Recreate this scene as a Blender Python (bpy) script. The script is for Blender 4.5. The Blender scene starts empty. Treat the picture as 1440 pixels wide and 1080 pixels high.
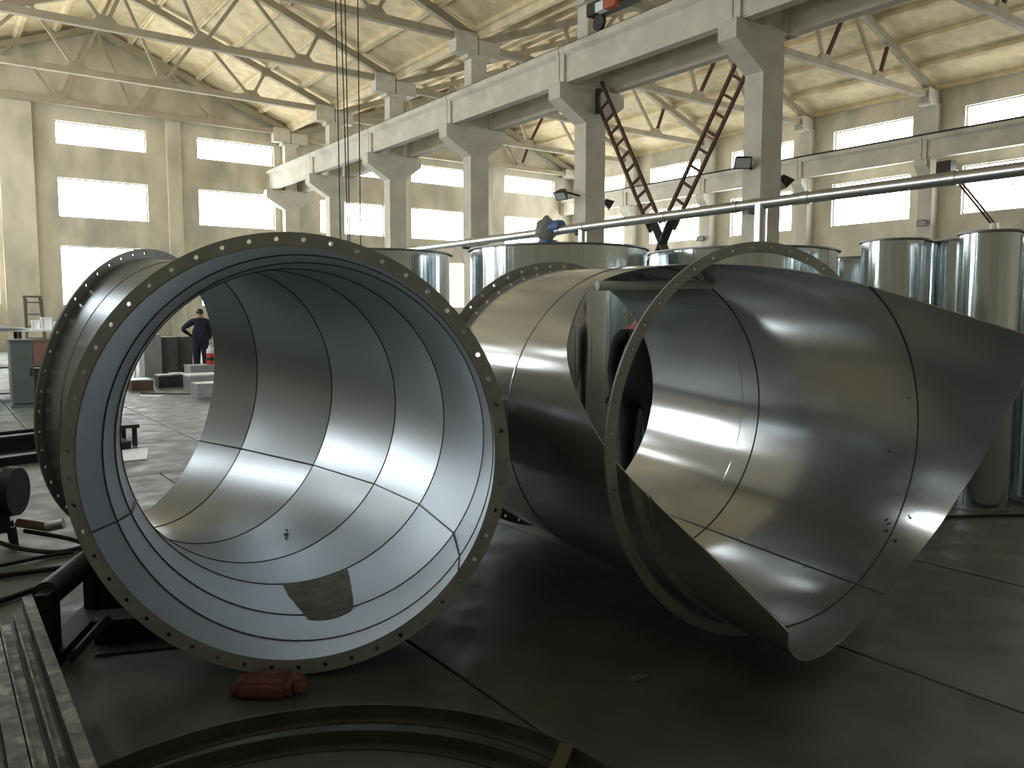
import bpy, bmesh, math, random
from math import sin, cos, pi, radians, sqrt, atan2
from mathutils import Vector, Matrix, noise
random.seed(7)
S = bpy.context.scene
COL = S.collection

# ------------------------------------------------------------------ camera
cam_d = bpy.data.cameras.new('camera')
cam_d.sensor_width = 36.0
cam_d.lens = 1135.0 / 1440.0 * 36.0
cam_d.clip_end = 300
cam = bpy.data.objects.new('camera', cam_d)
COL.objects.link(cam)
cam.location = (0, 0, 1.6)
cam.rotation_euler = (radians(90 - 4.935), 0, radians(-35.9))
S.camera = cam

# ------------------------------------------------------------------ world and exposure
W = bpy.data.worlds.new('world'); S.world = W; W.use_nodes = True
bgn = W.node_tree.nodes['Background']
bgn.inputs[0].default_value = (0.80, 0.88, 1.0, 1); bgn.inputs[1].default_value = 1.0
S.view_settings.view_transform = 'Standard'
S.view_settings.look = 'None'
S.view_settings.gamma = 1.0
S.view_settings.use_curve_mapping = False
S.view_settings.exposure = 0.0
PANE_LIGHT = 12.5
try:
    S.cycles.max_bounces = 6; S.cycles.diffuse_bounces = 3; S.cycles.glossy_bounces = 5; S.cycles.transmission_bounces = 2
    S.cycles.adaptive_threshold = 0.06; S.cycles.adaptive_min_samples = 16; S.cycles.blur_glossy = 0.5
except Exception: pass

# ------------------------------------------------------------------ materials
def mat(name, base, rough=0.6, metal=0.0, var=0.0, vscale=3.0, stretch=(1, 1, 1), rvar=0.0, bump=0.0, bscale=20.0,
        second=None, smask=(0.5, 0.62), sscale=1.2, rnd=0.0, spec=0.5, emit=None, estr=0.0, aniso=0.0):
    m = bpy.data.materials.new(name); m.use_nodes = True
    nt = m.node_tree; n = nt.nodes; l = nt.links
    b = n['Principled BSDF']
    b.inputs['Base Color'].default_value = (*base, 1)
    b.inputs['Roughness'].default_value = rough
    b.inputs['Metallic'].default_value = metal
    b.inputs['Specular IOR Level'].default_value = spec
    if aniso: b.inputs['Anisotropic'].default_value = aniso
    if emit:
        b.inputs['Emission Color'].default_value = (*emit, 1); b.inputs['Emission Strength'].default_value = estr
    if not (var or rvar or bump or second or rnd): return m
    tc = n.new('ShaderNodeTexCoord'); mp = n.new('ShaderNodeMapping'); mp.inputs['Scale'].default_value = stretch
    l.new(tc.outputs['Object'], mp.inputs['Vector'])
    def nz(scale, detail=3):
        t = n.new('ShaderNodeTexNoise'); t.inputs['Scale'].default_value = scale; t.inputs['Detail'].default_value = detail
        l.new(mp.outputs['Vector'], t.inputs['Vector']); return t
    col = None
    if var or second or rnd:
        t = nz(vscale)
        r = n.new('ShaderNodeValToRGB'); r.color_ramp.elements[0].position = 0.3; r.color_ramp.elements[1].position = 0.72
        r.color_ramp.elements[0].color = (*[c * (1 - var) for c in base], 1)
        r.color_ramp.elements[1].color = (*[min(1, c * (1 + var)) for c in base], 1)
        l.new(t.outputs['Fac'], r.inputs['Fac']); col = r.outputs['Color']
        if second:
            t2 = nz(sscale, 4); r2 = n.new('ShaderNodeValToRGB')
            r2.color_ramp.elements[0].position = smask[0]; r2.color_ramp.elements[1].position = smask[1]
            l.new(t2.outputs['Fac'], r2.inputs['Fac'])
            mx = n.new('ShaderNodeMix'); mx.data_type = 'RGBA'
            l.new(r2.outputs['Color'], mx.inputs['Factor']); l.new(col, mx.inputs['A']); mx.inputs['B'].default_value = (*second, 1)
            col = mx.outputs['Result']
        if rnd:
            oi = n.new('ShaderNodeObjectInfo'); mr = n.new('ShaderNodeMapRange')
            mr.inputs['To Min'].default_value = 1 - rnd; mr.inputs['To Max'].default_value = 1 + rnd
            l.new(oi.outputs['Random'], mr.inputs['Value'])
            hs = n.new('ShaderNodeHueSaturation'); l.new(mr.outputs['Result'], hs.inputs['Value']); l.new(col, hs.inputs['Color'])
            col = hs.outputs['Color']
        l.new(col, b.inputs['Base Color'])
    if rvar:
        t3 = nz(vscale * 1.7); mr = n.new('ShaderNodeMapRange')
        mr.inputs['From Min'].default_value = 0.3; mr.inputs['From Max'].default_value = 0.7
        mr.inputs['To Min'].default_value = max(0.02, rough - rvar); mr.inputs['To Max'].default_value = min(1, rough + rvar)
        l.new(t3.outputs['Fac'], mr.inputs['Value']); l.new(mr.outputs['Result'], b.inputs['Roughness'])
    if bump:
        t4 = nz(bscale, 3); bp = n.new('ShaderNodeBump'); bp.inputs['Strength'].default_value = bump; bp.inputs['Distance'].default_value = 0.02
        l.new(t4.outputs['Fac'], bp.inputs['Height']); l.new(bp.outputs['Normal'], b.inputs['Normal'])
    return m

M = {}
M['plaster'] = mat('cream_plaster', (0.65, 0.595, 0.47), 0.85, var=0.16, vscale=1.1, second=(0.37, 0.365, 0.31), smask=(0.50, 0.78), sscale=0.75, bump=0.2, bscale=14, stretch=(1, 1, 0.42))
M['concrete_pale'] = mat('pale_painted_concrete', (0.58, 0.55, 0.455), 0.85, var=0.14, vscale=1.8, second=(0.38, 0.36, 0.30), smask=(0.54, 0.76), sscale=0.9, bump=0.12, bscale=18)
M['roof_panel'] = mat('limewashed_roof_slab', (0.72, 0.60, 0.38), 0.9, var=0.18, vscale=1.3, second=(0.40, 0.34, 0.22), smask=(0.52, 0.78), sscale=1.1, rnd=0.13)
M['truss'] = mat('painted_truss', (0.40, 0.355, 0.26), 0.85, var=0.14, vscale=2.0)
M['floor'] = mat('worn_concrete_floor', (0.10, 0.118, 0.102), 0.55, var=0.28, vscale=2.2, rvar=0.14, second=(0.066, 0.074, 0.062), smask=(0.5, 0.7), sscale=0.7, bump=0.08, bscale=9, rnd=0.05)
M['joint'] = mat('dark_joint_filler', (0.02, 0.02, 0.018), 0.9)
M['steel'] = mat('stainless_sheet', (0.425, 0.465, 0.50), 0.34, 0.85, var=0.03, vscale=1.5)
M['steel_bright'] = mat('polished_stainless_sheet', (0.58, 0.60, 0.61), 0.14, 0.78, var=0.03, vscale=1.2)
M['flange'] = mat('mill_steel_flange', (0.38, 0.41, 0.40), 0.5, 0.3, var=0.12, vscale=7, rvar=0.08)
M['ring_steel'] = mat('rolled_angle_steel', (0.10, 0.105, 0.09), 0.5, 0.5, var=0.2, vscale=6)
M['weld'] = mat('dark_weld_bead', (0.11, 0.11, 0.11), 0.6, 0.6, var=0.2, vscale=40)
M['weld_pale'] = mat('ground_weld_bead', (0.45, 0.44, 0.42), 0.4, 0.9, var=0.2, vscale=40)
M['galv'] = mat('galvanised_sheet', (0.65, 0.715, 0.735), 0.15, 1.0, var=0.08, vscale=3.0, stretch=(2.2, 2.2, 0.03), bump=0.30, bscale=6.0)
M['galv_rim'] = mat('galvanised_rim', (0.25, 0.26, 0.25), 0.5, 0.8)
M['pipe'] = mat('galvanised_pipe', (0.60, 0.62, 0.62), 0.3, 1.0, var=0.08, vscale=4)
M['dark_steel'] = mat('dark_steel', (0.05, 0.05, 0.048), 0.55, 0.5, var=0.25, vscale=8)
M['rust'] = mat('rusty_brown_steel', (0.085, 0.045, 0.028), 0.8, 0.2, var=0.3, vscale=9)
M['bar'] = mat('weathered_angle_steel', (0.20, 0.205, 0.19), 0.6, 0.5, var=0.35, vscale=14, second=(0.40, 0.39, 0.35), smask=(0.52, 0.62), sscale=11, rvar=0.1, rnd=0.15)
M['frame'] = mat('window_frame_paint', (0.35, 0.37, 0.36), 0.6)
M['pane'] = mat('sunlit_frosted_pane', (0.8, 0.8, 0.8), 0.5, emit=(0.94, 0.98, 1.0), estr=PANE_LIGHT)
M['pane'].cycles.emission_sampling = 'FRONT'
M['pane_edge'] = mat('pane_glass_edge', (0.5, 0.52, 0.52), 0.3)
M['black'] = mat('black_rubber', (0.012, 0.012, 0.012), 0.6)
M['blue'] = mat('blue_enamel', (0.05, 0.12, 0.25), 0.5, var=0.2, vscale=6)
M['dust'] = mat('dusty_grey_casting', (0.20, 0.19, 0.17), 0.9, var=0.3, vscale=12, bump=0.4, bscale=16)
M['red_cloth'] = mat('faded_red_sacking', (0.23, 0.085, 0.082), 0.95, var=0.25, vscale=9, bump=0.3, bscale=50)
M['grey_paint'] = mat('grey_painted_steel', (0.11, 0.125, 0.115), 0.55, 0.2, var=0.12, vscale=3)
M['sheet_metal'] = mat('galvanised_box_sheet', (0.42, 0.43, 0.43), 0.45, 0.8, var=0.1, vscale=3)
M['white'] = mat('white_sheet', (0.75, 0.76, 0.76), 0.7, var=0.05)
M['brown'] = mat('brown_board', (0.20, 0.11, 0.075), 0.8, var=0.2, vscale=6)
M['old_wood'] = mat('grey_old_wood', (0.17, 0.165, 0.13), 0.85, var=0.2, vscale=6)
M['yellow'] = mat('faded_yellow_strap', (0.11, 0.095, 0.045), 0.8, var=0.2)
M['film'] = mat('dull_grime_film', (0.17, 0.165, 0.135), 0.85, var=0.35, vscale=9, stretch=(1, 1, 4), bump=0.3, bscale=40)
M['ink'] = mat('black_marker_ink', (0.01, 0.01, 0.012), 0.6)
M['lamp_face'] = mat('floodlight_glass', (0.5, 0.52, 0.52), 0.15)
M['navy'] = mat('navy_workwear', (0.012, 0.018, 0.035), 0.9, var=0.25, vscale=14)
M['black_cloth'] = mat('black_workwear', (0.008, 0.008, 0.009), 0.9, var=0.2, vscale=14)
M['pink_cloth'] = mat('pink_shirt', (0.42, 0.12, 0.13), 0.9, var=0.15, vscale=14)
M['skin'] = mat('skin', (0.42, 0.24, 0.16), 0.6)
M['hair'] = mat('black_hair', (0.010, 0.009, 0.008), 0.6)
M['red'] = mat('red_canister_paint', (0.50, 0.035, 0.035), 0.4)
M['orange'] = mat('orange_crane_paint', (0.45, 0.10, 0.03), 0.6, var=0.2)

# ------------------------------------------------------------------ mesh helpers
class MB:
    def __init__(s): s.v = []; s.f = []
    def add(s, vs, fs):
        o = len(s.v); s.v += [tuple(p) for p in vs]; s.f += [tuple(i + o for i in f) for f in fs]; return s
    def box(s, x0, x1, y0, y1, z0, z1):
        return s.add([(x0, y0, z0), (x1, y0, z0), (x1, y1, z0), (x0, y1, z0), (x0, y0, z1), (x1, y0, z1), (x1, y1, z1), (x0, y1, z1)],
                     [(0, 3, 2, 1), (4, 5, 6, 7), (0, 1, 5, 4), (1, 2, 6, 5), (2, 3, 7, 6), (3, 0, 4, 7)])
    def bar(s, a, b, w, h, up=(0, 0, 1)):
        a = Vector(a); b = Vector(b); d = (b - a).normalized(); u = Vector(up)
        sd = d.cross(u)
        if sd.length < 1e-4: sd = d.cross(Vector((0, 1, 0)))
        sd.normalize(); u = sd.cross(d)
        vs = []
        for p in (a, b):
            for i, j in ((-1, -1), (1, -1), (1, 1), (-1, 1)): vs.append(p + sd * (w / 2 * i) + u * (h / 2 * j))
        return s.add(vs, [(0, 1, 2, 3), (7, 6, 5, 4), (0, 4, 5, 1), (1, 5, 6, 2), (2, 6, 7, 3), (3, 7, 4, 0)])
    def tube(s, pts, r, n=12, cap=True):
        pts = [Vector(p) for p in pts]; k = len(pts); rs = r if isinstance(r, (list, tuple)) else [r] * k
        ref = None; vs = []
        for i, p in enumerate(pts):
            d = (pts[min(i + 1, k - 1)] - pts[max(i - 1, 0)]).normalized()
            if ref is None:
                ref = d.cross(Vector((0, 0, 1)))
                if ref.length < 0.05: ref = d.cross(Vector((1, 0, 0)))
            sd = (ref - d * ref.dot(d)).normalized(); ref = sd; u = d.cross(sd)
            for j in range(n):
                a = 2 * pi * j / n; vs.append(p + sd * (rs[i] * cos(a)) + u * (rs[i] * sin(a)))
        fs = []
        for i in range(k - 1):
            for j in range(n):
                j2 = (j + 1) % n; fs.append((i * n + j, i * n + j2, (i + 1) * n + j2, (i + 1) * n + j))
        if cap:
            fs.append(tuple(range(n - 1, -1, -1))); fs.append(tuple((k - 1) * n + j for j in range(n)))
        return s.add(vs, fs)
    def prism(s, poly, axis, a, b):
        # poly: list of 2-d points in the plane across the axis ('x': (y,z), 'y': (x,z), 'z': (x,y))
        def P(p, t):
            return (t, p[0], p[1]) if axis == 'x' else (p[0], t, p[1]) if axis == 'y' else (p[0], p[1], t)
        n = len(poly); vs = [P(p, a) for p in poly] + [P(p, b) for p in poly]
        fs = [tuple(range(n)), tuple(range(2 * n - 1, n - 1, -1))] + [(i, (i + 1) % n, n + (i + 1) % n, n + i) for i in range(n)]
        return s.add(vs, fs)
    def lathe(s, prof, n=48, c=(0, 0, 0)):
        # profile of (r, z) about the vertical axis
        vs = []; k = len(prof)
        for r, z in prof:
            for j in range(n):
                a = 2 * pi * j / n; vs.append((c[0] + r * cos(a), c[1] + r * sin(a), c[2] + z))
        fs = [(i * n + j, i * n + (j + 1) % n, (i + 1) * n + (j + 1) % n, (i + 1) * n + j) for i in range(k - 1) for j in range(n)]
        return s.add(vs, fs)
    def build(s, name, m, parent=None, smooth=False, off=None, fix=True):
        me = bpy.data.meshes.new(name)
        o3 = Vector(off) if off is not None else (Vector(parent.location) if parent is not None and parent.parent is None and parent.type == 'EMPTY' else Vector((0, 0, 0)))
        me.from_pydata([tuple(Vector(p) - o3) for p in s.v], [], s.f)
        if fix:
            bm = bmesh.new(); bm.from_mesh(me); bmesh.ops.recalc_face_normals(bm, faces=bm.faces); bm.to_mesh(me); bm.free()
        if smooth:
            me.polygons.foreach_set('use_smooth', [True] * len(me.polygons))
            try: me.set_sharp_from_angle(angle=radians(35))
            except Exception: pass
        me.materials.append(M[m]); me.update()
        o = bpy.data.objects.new(name, me); COL.objects.link(o)
        if parent is not None: o.parent = parent
        return o

def tag(o, label, cat, group=None):
    o['label'] = label; o['category'] = cat
    if group: o['group'] = group
    return o
def thing(name, label, cat, loc=(0, 0, 0), group=None, rz=0.0):
    o = bpy.data.objects.new(name, None); o.empty_display_size = 0.2; COL.objects.link(o)
    o.location = loc; o.rotation_euler = (0, 0, rz); return tag(o, label, cat, group)
def struct(o): o['kind'] = 'structure'; return o
def copy_tree(o, parent=None):
    c = o.copy(); COL.objects.link(c); c.parent = parent
    for ch in list(o.children): copy_tree(ch, c)
    return c

# ------------------------------------------------------------------ the setting
YB, YE = -12.0, 42.0            # back and end wall
XL, XM, XR = -2.3, 15.8, 35.3   # left wall, middle column row, right wall
R1, R2 = 6.8, 25.6              # ridges
SL = 0.375
def roof1(x): return 14.65 - SL * abs(x - R1)
def roof2(x): return 14.75 - SL * abs(x - R2)

# floor: long concrete pours with open joints over a dark bed
fl = struct(MB().box(XL - 0.4, XR + 0.4, YB - 0.4, YE + 0.4, -0.3, -0.03).build('floor', 'joint'))
pw = 1.66
def slab_mesh(w, ln):
    b = MB(); g = 0.007
    b.add([(-w / 2 + g, -ln / 2 + g, -0.03), (w / 2 - g, -ln / 2 + g, -0.03), (w / 2 - g, ln / 2 - g, -0.03), (-w / 2 + g, ln / 2 - g, -0.03),
           (-w / 2 + g, -ln / 2 + g, -0.004), (w / 2 - g, -ln / 2 + g, -0.004), (w / 2 - g, ln / 2 - g, -0.004), (-w / 2 + g, ln / 2 - g, -0.004),
           (-w / 2 + g + .004, -ln / 2 + g + .004, 0), (w / 2 - g - .004, -ln / 2 + g + .004, 0), (w / 2 - g - .004, ln / 2 - g - .004, 0), (-w / 2 + g + .004, ln / 2 - g - .004, 0)],
          [(0, 1, 5, 4), (1, 2, 6, 5), (2, 3, 7, 6), (3, 0, 4, 7), (4, 5, 9, 8), (5, 6, 10, 9), (6, 7, 11, 10), (7, 4, 8, 11), (8, 9, 10, 11)])
    return b
for (y0, y1, sh) in ((YB - 0.4, 8.6, 1.84), (8.6, 25.0, 2.72), (25.0, YE + 0.4, 1.9)):
    first = None
    k0 = int((XL - sh) / pw) - 1
    for k in range(k0, k0 + 26):
        x0, x1 = sh + k * pw, sh + (k + 1) * pw
        if x1 < XL or x0 > XR: continue
        if first is None:
            first = slab_mesh(pw, y1 - y0).build('slab', 'floor', fl); o = first
        else:
            o = bpy.data.objects.new('slab', first.data); COL.objects.link(o); o.parent = fl
        o.location = ((x0 + x1) / 2, (y0 + y1) / 2, 0)

# walls with window openings
def wall_cells(u0, u1, z0, z1, wins):
    us = sorted({u0, u1, *[w[0] for w in wins], *[w[1] for w in wins]})
    zs = sorted({z0, z1, *[w[2] for w in wins], *[w[3] for w in wins]})
    out = []
    for j in range(len(zs) - 1):
        run = None
        for i in range(len(us) - 1):
            cu, cz = (us[i] + us[i + 1]) / 2, (zs[j] + zs[j + 1]) / 2
            hole = any(w[0] < cu < w[1] and w[2] < cz < w[3] for w in wins)
            if hole:
                if run: out.append((run[0], run[1], zs[j], zs[j + 1])); run = None
            else: run = (run[0], us[i + 1]) if run else (us[i], us[i + 1])
        if run: out.append((run[0], run[1], zs[j], zs[j + 1]))
    return out
WN = [0]
def window(axis, pos, out, u0, u1, z0, z1, nc=4, nr=2):
    """frame with muntins set into the wall; panes behind. axis 'y': wall across y (u = x); axis 'x': u = y. out = outward sign"""
    WN[0] += 1
    def bx(b, ua, ub, za, zb, da, db):
        p, q = sorted((pos + out * da, pos + out * db))
        return b.box(ua, ub, p, q, za, zb) if axis == 'y' else b.box(p, q, ua, ub, za, zb)
    f = MB(); t = 0.05
    bx(f, u0, u1, z0, z0 + t, .14, .22); bx(f, u0, u1, z1 - t, z1, .14, .22)
    bx(f, u0, u0 + t, z0 + t, z1 - t, .14, .22); bx(f, u1 - t, u1, z0 + t, z1 - t, .14, .22)
    fr = struct(f.build('window_%d' % WN[0], 'frame'))
    du = (u1 - u0 - 2 * t) / nc
    for i in range(1, nc):
        bx(MB(), u0 + t + du * i - .012, u0 + t + du * i + .012, z0 + t, z1 - t, .15, .20).build('muntin', 'frame', fr)
    if nr > 1:
        zm = (z0 + z1) / 2
        bx(MB(), u0 + t, u1 - t, zm - .012, zm + .012, .152, .198).build('muntin', 'frame', fr)
    for i in range(nc):
        po = bx(MB(), u0 + t + du * i, u0 + t + du * (i + 1), z0 + t, z1 - t, .205, .212).build('pane', 'pane', fr)
        po.data.materials.append(M['pane_edge'])
        k = 1 if axis == 'y' else 0
        for pl in po.data.polygons:               # the daylight comes through the inward face only
            if pl.normal[k] * out > -.5: pl.material_index = 1
    return fr
ROWS = ((2.0, 4.72), (6.0, 7.77), (9.25, 10.28))
def gable(b, x0, x1, xr, f, y0, y1, zb):
    b.prism([(x0, zb), (x1, zb), (x1, f(x1) + .15), (xr, f(xr) + .15), (x0, f(x0) + .15)], 'y', y0, y1)

end_w = [(u0, u1, z0, z1) for (u0, u1) in ((-1.0, 2.7), (5.1, 8.9), (11.25, 15.1), (17.6, 21.45), (23.2, 26.95), (29.85, 33.85)) for (z0, z1) in ROWS]
b = MB()
for c in wall_cells(XL - .3, XR + .3, 0, 10.9, end_w): b.box(c[0], c[1], YE, YE + .32, c[2], c[3])
gable(b, XL - .3, XM, R1, roof1, YE, YE + .32, 10.9); gable(b, XM, XR + .3, R2, roof2, YE, YE + .32, 10.9)
we = struct(b.build('wall_end', 'plaster'))
for x0, x1 in ((2.9, 4.2), (9.78, 10.42), (22.2, 22.85), (28.1, 28.75)):
    MB().box(x0, x1, YE - .28, YE, 0, 11.0).build('pilaster', 'plaster', we)
for w in end_w: window('y', YE, 1, *w)

rows_side = ((1.6, 4.2), (5.77, 7.75), (9.2, 10.2))
right_w = [(y0, y0 + 3.8, z0, z1) for y0 in (-5.05, 0.95, 6.95, 12.95, 18.95, 24.95, 30.95, 36.95) for (z0, z1) in rows_side[1:]]
b = MB()
for c in wall_cells(YB - .3, YE + .3, 0, 11.25, right_w): b.box(XR, XR + .32, c[0], c[1], c[2], c[3])
struct(b.build('wall_right', 'plaster'))
for w in right_w: window('x', XR, 1, *w)
left_w = [(y0, y0 + 3.8, z0, z1) for y0 in (18.95, 24.95, 30.95, 36.95) for (z0, z1) in ((6.0, 7.7), (9.2, 10.2))]
left_w += [(y0, y0 + 3.8, z0, z1) for y0 in (12.95,) for (z0, z1) in ((1.9, 4.4),)] + [(8.6, 10.5, 2.6, 4.1), (6.95, 10.75, 6.0, 7.7)]  # unseen windows, added and sized for the highlights on the ducts
b = MB()
for c in wall_cells(YB - .3, YE + .3, 0, 11.35, left_w): b.box(XL - .32, XL, c[0], c[1], c[2], c[3])
struct(b.build('wall_left', 'plaster'))
for w in left_w: window('x', XL, -1, *w)
back_w = [(u0, u1, z0, z1) for (u0, u1) in () for (z0, z1) in ROWS[1:]]
b = MB()
for c in wall_cells(XL - .3, XR + .3, 0, 10.9, back_w): b.box(c[0], c[1], YB - .32, YB, c[2], c[3])
gable(b, XL - .3, XM, R1, roof1, YB - .32, YB, 10.9); gable(b, XM, XR + .3, R2, roof2, YB - .32, YB, 10.9)
struct(b.build('wall_back', 'plaster'))
for w in back_w: window('y', YB, -1, *w)

# roof: ribbed slabs laid bay by bay on the trusses, a deck above them
def deck(b, f, xr, x0, x1):
    for xa, xb in ((x0, xr), (xr, x1)):
        b.prism([(xa, f(xa) + .16), (xb, f(xb) + .16), (xb, f(xb) + .30), (xa, f(xa) + .30)], 'y', YB - .4, YE + .4)
b = MB(); deck(b, roof1, R1, XL - .4, XM); deck(b, roof2, R2, XM, XR + .4)
ceil = struct(b.build('ceiling', 'roof_panel'))
def roof_slab(w, ln):
    b = MB(); hw = w / 2 - .008; hl = ln / 2 - .012
    prof = [(-hw, .12), (hw, .12), (hw, -.10), (hw - .09, -.10), (hw - .13, .05), (-hw + .13, .05), (-hw + .09, -.10), (-hw, -.10)]
    return b.prism(prof, 'y', -hl, hl)
def lay_roof(f, xr, x0, x1, n_each):
    for side, xa in ((-1, x0), (1, x1)):
        span = abs(xa - xr); n = n_each; stp = span / n; ang = math.atan(SL)
        pm = None
        for i in range(n):
            xc = xr + side * stp * (i + .5)
            for k in range(-2, 7):
                yc = 6 * k + 3
                if pm is None:
                    o = roof_slab(stp / cos(ang), 6.0).build('roof_slab', 'roof_panel', ceil); pm = o.data
                else:
                    o = bpy.data.objects.new('roof_slab', pm); COL.objects.link(o); o.parent = ceil
                o.location = (xc, yc, f(xc) + .03); o.rotation_euler = (0, side * ang, 0)
lay_roof(roof1, R1, XL, XM, 6)
lay_roof(roof2, R2, XM, XR, 6)

# ------------------------------------------------------------------ columns, trusses, crane girders
def column_proto():
    r = thing('concrete_column', '', 'column')
    MB().box(-.36, .38, -.25, .25, 0, 8.02).build('shaft', 'concrete_pale', r)
    MB().prism([(-.36, 7.02), (-.36, 8.0), (-1.32, 8.0), (-1.32, 7.58), (-1.2, 7.5)], 'y', -.25, .25).build('corbel', 'concrete_pale', r)
    MB().prism([(.38, 7.08), (.38, 8.0), (1.10, 8.0), (1.10, 7.62), (1.0, 7.55)], 'y', -.25, .25).build('corbel', 'concrete_pale', r)
    MB().box(-.30, .32, -.22, .22, 8.02, 10.30).build('upper_shaft', 'concrete_pale', r)
    MB().box(-.45, .45, -.24, .24, 10.30, 10.44).build('column_head', 'concrete_pale', r)
    return r
cp = column_proto()
col_labels = {
    6: 'pale concrete column just past the right picture edge, first of middle row',
    12: 'largest pale concrete column with galvanised drop pipe, its corbel carrying the nearest girder joint',
    18: 'pale concrete column with two grey floodlights, left end of the rusty cross brace',
    24: 'pale concrete column with a dark vertical line, third from the right in the middle row',
    30: 'pale concrete column with corbels on both sides, second from the end wall',
    36: 'pale concrete column behind the hanging crane cables',
    41.7: 'pale concrete column standing against the end wall under the girder end'}
for i, y in enumerate((6, 12, 18, 24, 30, 36, 41.7)):
    c = cp if i == 0 else copy_tree(cp)
    if y == 12:
        bpy.data.objects.remove([k for k in c.children if k.name.startswith('corbel')][1])
    c.location = (XM, y, 0); c['label'] = col_labels[y]; c['group'] = 'middle row of columns'
# columns standing on the right wall
rp = thing('wall_column', '', 'column')
MB().box(-.55, 0, -.30, .30, 0, 8.1).build('shaft', 'concrete_pale', rp)
MB().prism([(-.55, 7.3), (-.55, 8.1), (-1.05, 8.1), (-1.05, 7.85)], 'y', -.28, .28).build('corbel', 'concrete_pale', rp)
MB().box(-.42, 0, -.26, .26, 8.1, 10.36).build('upper_shaft', 'concrete_pale', rp)
MB().box(-.95, 0, -.27, .27, 10.36, 10.48).build('column_head', 'concrete_pale', rp)
wl = {12: 'wall column beside the right picture edge window', 18: 'wall column on the right wall with a small floodlight low on it',
      24: 'wall column on right wall just right of the largest middle column', 30: 'wall column on the right wall seen between rusty brace and largest middle column',
      36: 'wall column on the right wall seen between the legs of the rusty brace'}
for i, y in enumerate((12, 18, 24, 30, 36)):
    c = rp if i == 0 else copy_tree(rp)
    c.location = (XR, y, 0); c['label'] = 'cream concrete ' + wl[y]; c['group'] = 'columns along the right wall'

def truss_proto(f, xr, x0, x1, zc, dark):
    r = thing('roof_truss', '', 'truss', (0, 0, 0))
    zb = zc + .13
    MB().bar((x0, 0, zb), (x1, 0, zb), .22, .24).build('bottom_chord', 'truss', r)
    for s, xe in ((-1, x0), (1, x1)):
        def T(d): x = xr + s * d; return (x, 0, f(x) - .22)
        e = abs(xe - xr)
        MB().bar(T(0), T(e - .1), .22, .26).build('top_chord', 'truss', r)
        B1, B2 = (xr + s * 1.55, 0, zb), (xr + s * 5.2, 0, zb)
        for a, q, k in ((B1, T(.1), 0), (B1, T(3.1), 1), (B2, T(3.1), 0), (B2, T(5.85), 1)):
            MB().bar(a, q, .11, .12).build('web_member', 'rust' if (k and dark and s > 0) else 'truss', r)
        for B in (B1, B2):
            MB().prism([(B[0] - .42, zb + .1), (B[0] + .42, zb + .1), (B[0] + .2, zb + .34), (B[0] - .2, zb + .34)], 'y', -.08, .08).build('gusset', 'truss', r)
        for q in (T(3.1), T(5.85)):
            MB().box(q[0] - .18, q[0] + .18, -.09, .09, q[2] - .2, q[2] + .05).build('gusset', 'truss', r)
        MB().box(min(xe, xe - s * .88), max(xe, xe - s * .88), -.22, .22, 10.49 if xe > 30 else 10.45, f(xe) - .12).build('end_block', 'concrete_pale', r)
    return r
t1 = truss_proto(roof1, R1, -1.9, 15.78, 10.86, False)
tl1 = {18: 'just above the top picture edge', 24: 'crossing the top picture edge, first in view', 30: 'whose bottom chord crosses the top left corner',
       36: 'second from the end wall', 41.6: 'standing right against the end wall'}
for i, y in enumerate((18, 24, 30, 36, 41.6)):
    t = t1 if i == 0 else copy_tree(t1)
    t.location = (0, y, 0); t['label'] = 'cream roof truss of the left hall ' + tl1[y]; t['group'] = 'trusses of the left hall'
t2 = truss_proto(roof2, R2, 15.83, 35.2, 10.62, True)
tl2 = {12: 'at the top right picture corner', 18: 'right of the largest column', 24: 'behind the right brace leg',
       30: 'behind the left brace leg', 36: 'between second and third columns', 41.6: 'standing against its end wall'}
for i, y in enumerate((12, 18, 24, 30, 36, 41.6)):
    t = t2 if i == 0 else copy_tree(t2)
    t.location = (0, y, 0); t['label'] = 'cream roof truss with dark struts in right hall ' + tl2[y]; t['group'] = 'trusses of the right hall'

def girder_proto(ln):
    r = thing('crane_girder', '', 'girder')
    g = .015; h = ln / 2 - g
    MB().prism([(-.14, 0), (.14, 0), (.14, .7), (.25, .8), (.25, .95), (-.25, .95), (-.25, .8), (-.14, .7)], 'y', -h, h).build('beam', 'concrete_pale', r)
    for y in (-h + .09, h - .09):
        MB().box(-.22, .22, y - .09, y + .09, 0.0, .82).build('end_stiffener', 'concrete_pale', r)
    MB().prism([(-.06, .95), (.06, .95), (.06, .97), (.015, .985), (.015, 1.04), (.035, 1.05), (.035, 1.08), (-.035, 1.08), (-.035, 1.05), (-.015, 1.04), (-.015, .985), (-.06, .97)], 'y', -h, h).build('rail', 'dark_steel', r)
    return r
gp = girder_proto(6.0)
ord_ = ['nearest', 'second', 'third', 'fourth', 'fifth', 'farthest']
for side, xg, nm in ((-1, XM - .92, 'left'), (1, XM + .76, 'right')):
    for i in range(6):
        g = gp if (i == 0 and side == -1) else copy_tree(gp)
        yc = 9 + 6 * i
        g.location = (xg, yc, 8.02)
        g['label'] = 'pale concrete crane girder on the %s corbels of the middle columns, %s span in view' % (nm, ord_[i])
        g['group'] = 'crane girders of the middle row'
for i in range(5):
    g = copy_tree(gp); g.location = (XR - .75, 15 + 6 * i - 0, 8.12 + .25)
    if i == 0: g.location = (XR - .75, 15, 8.12)
    g.location = (XR - .75, 15 + 6 * i, 8.12)
    g['label'] = 'pale concrete crane girder along the right wall windows, %s span in view' % ord_[i if i < 4 else 5]
    g['group'] = 'crane girders of the right wall'

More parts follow.
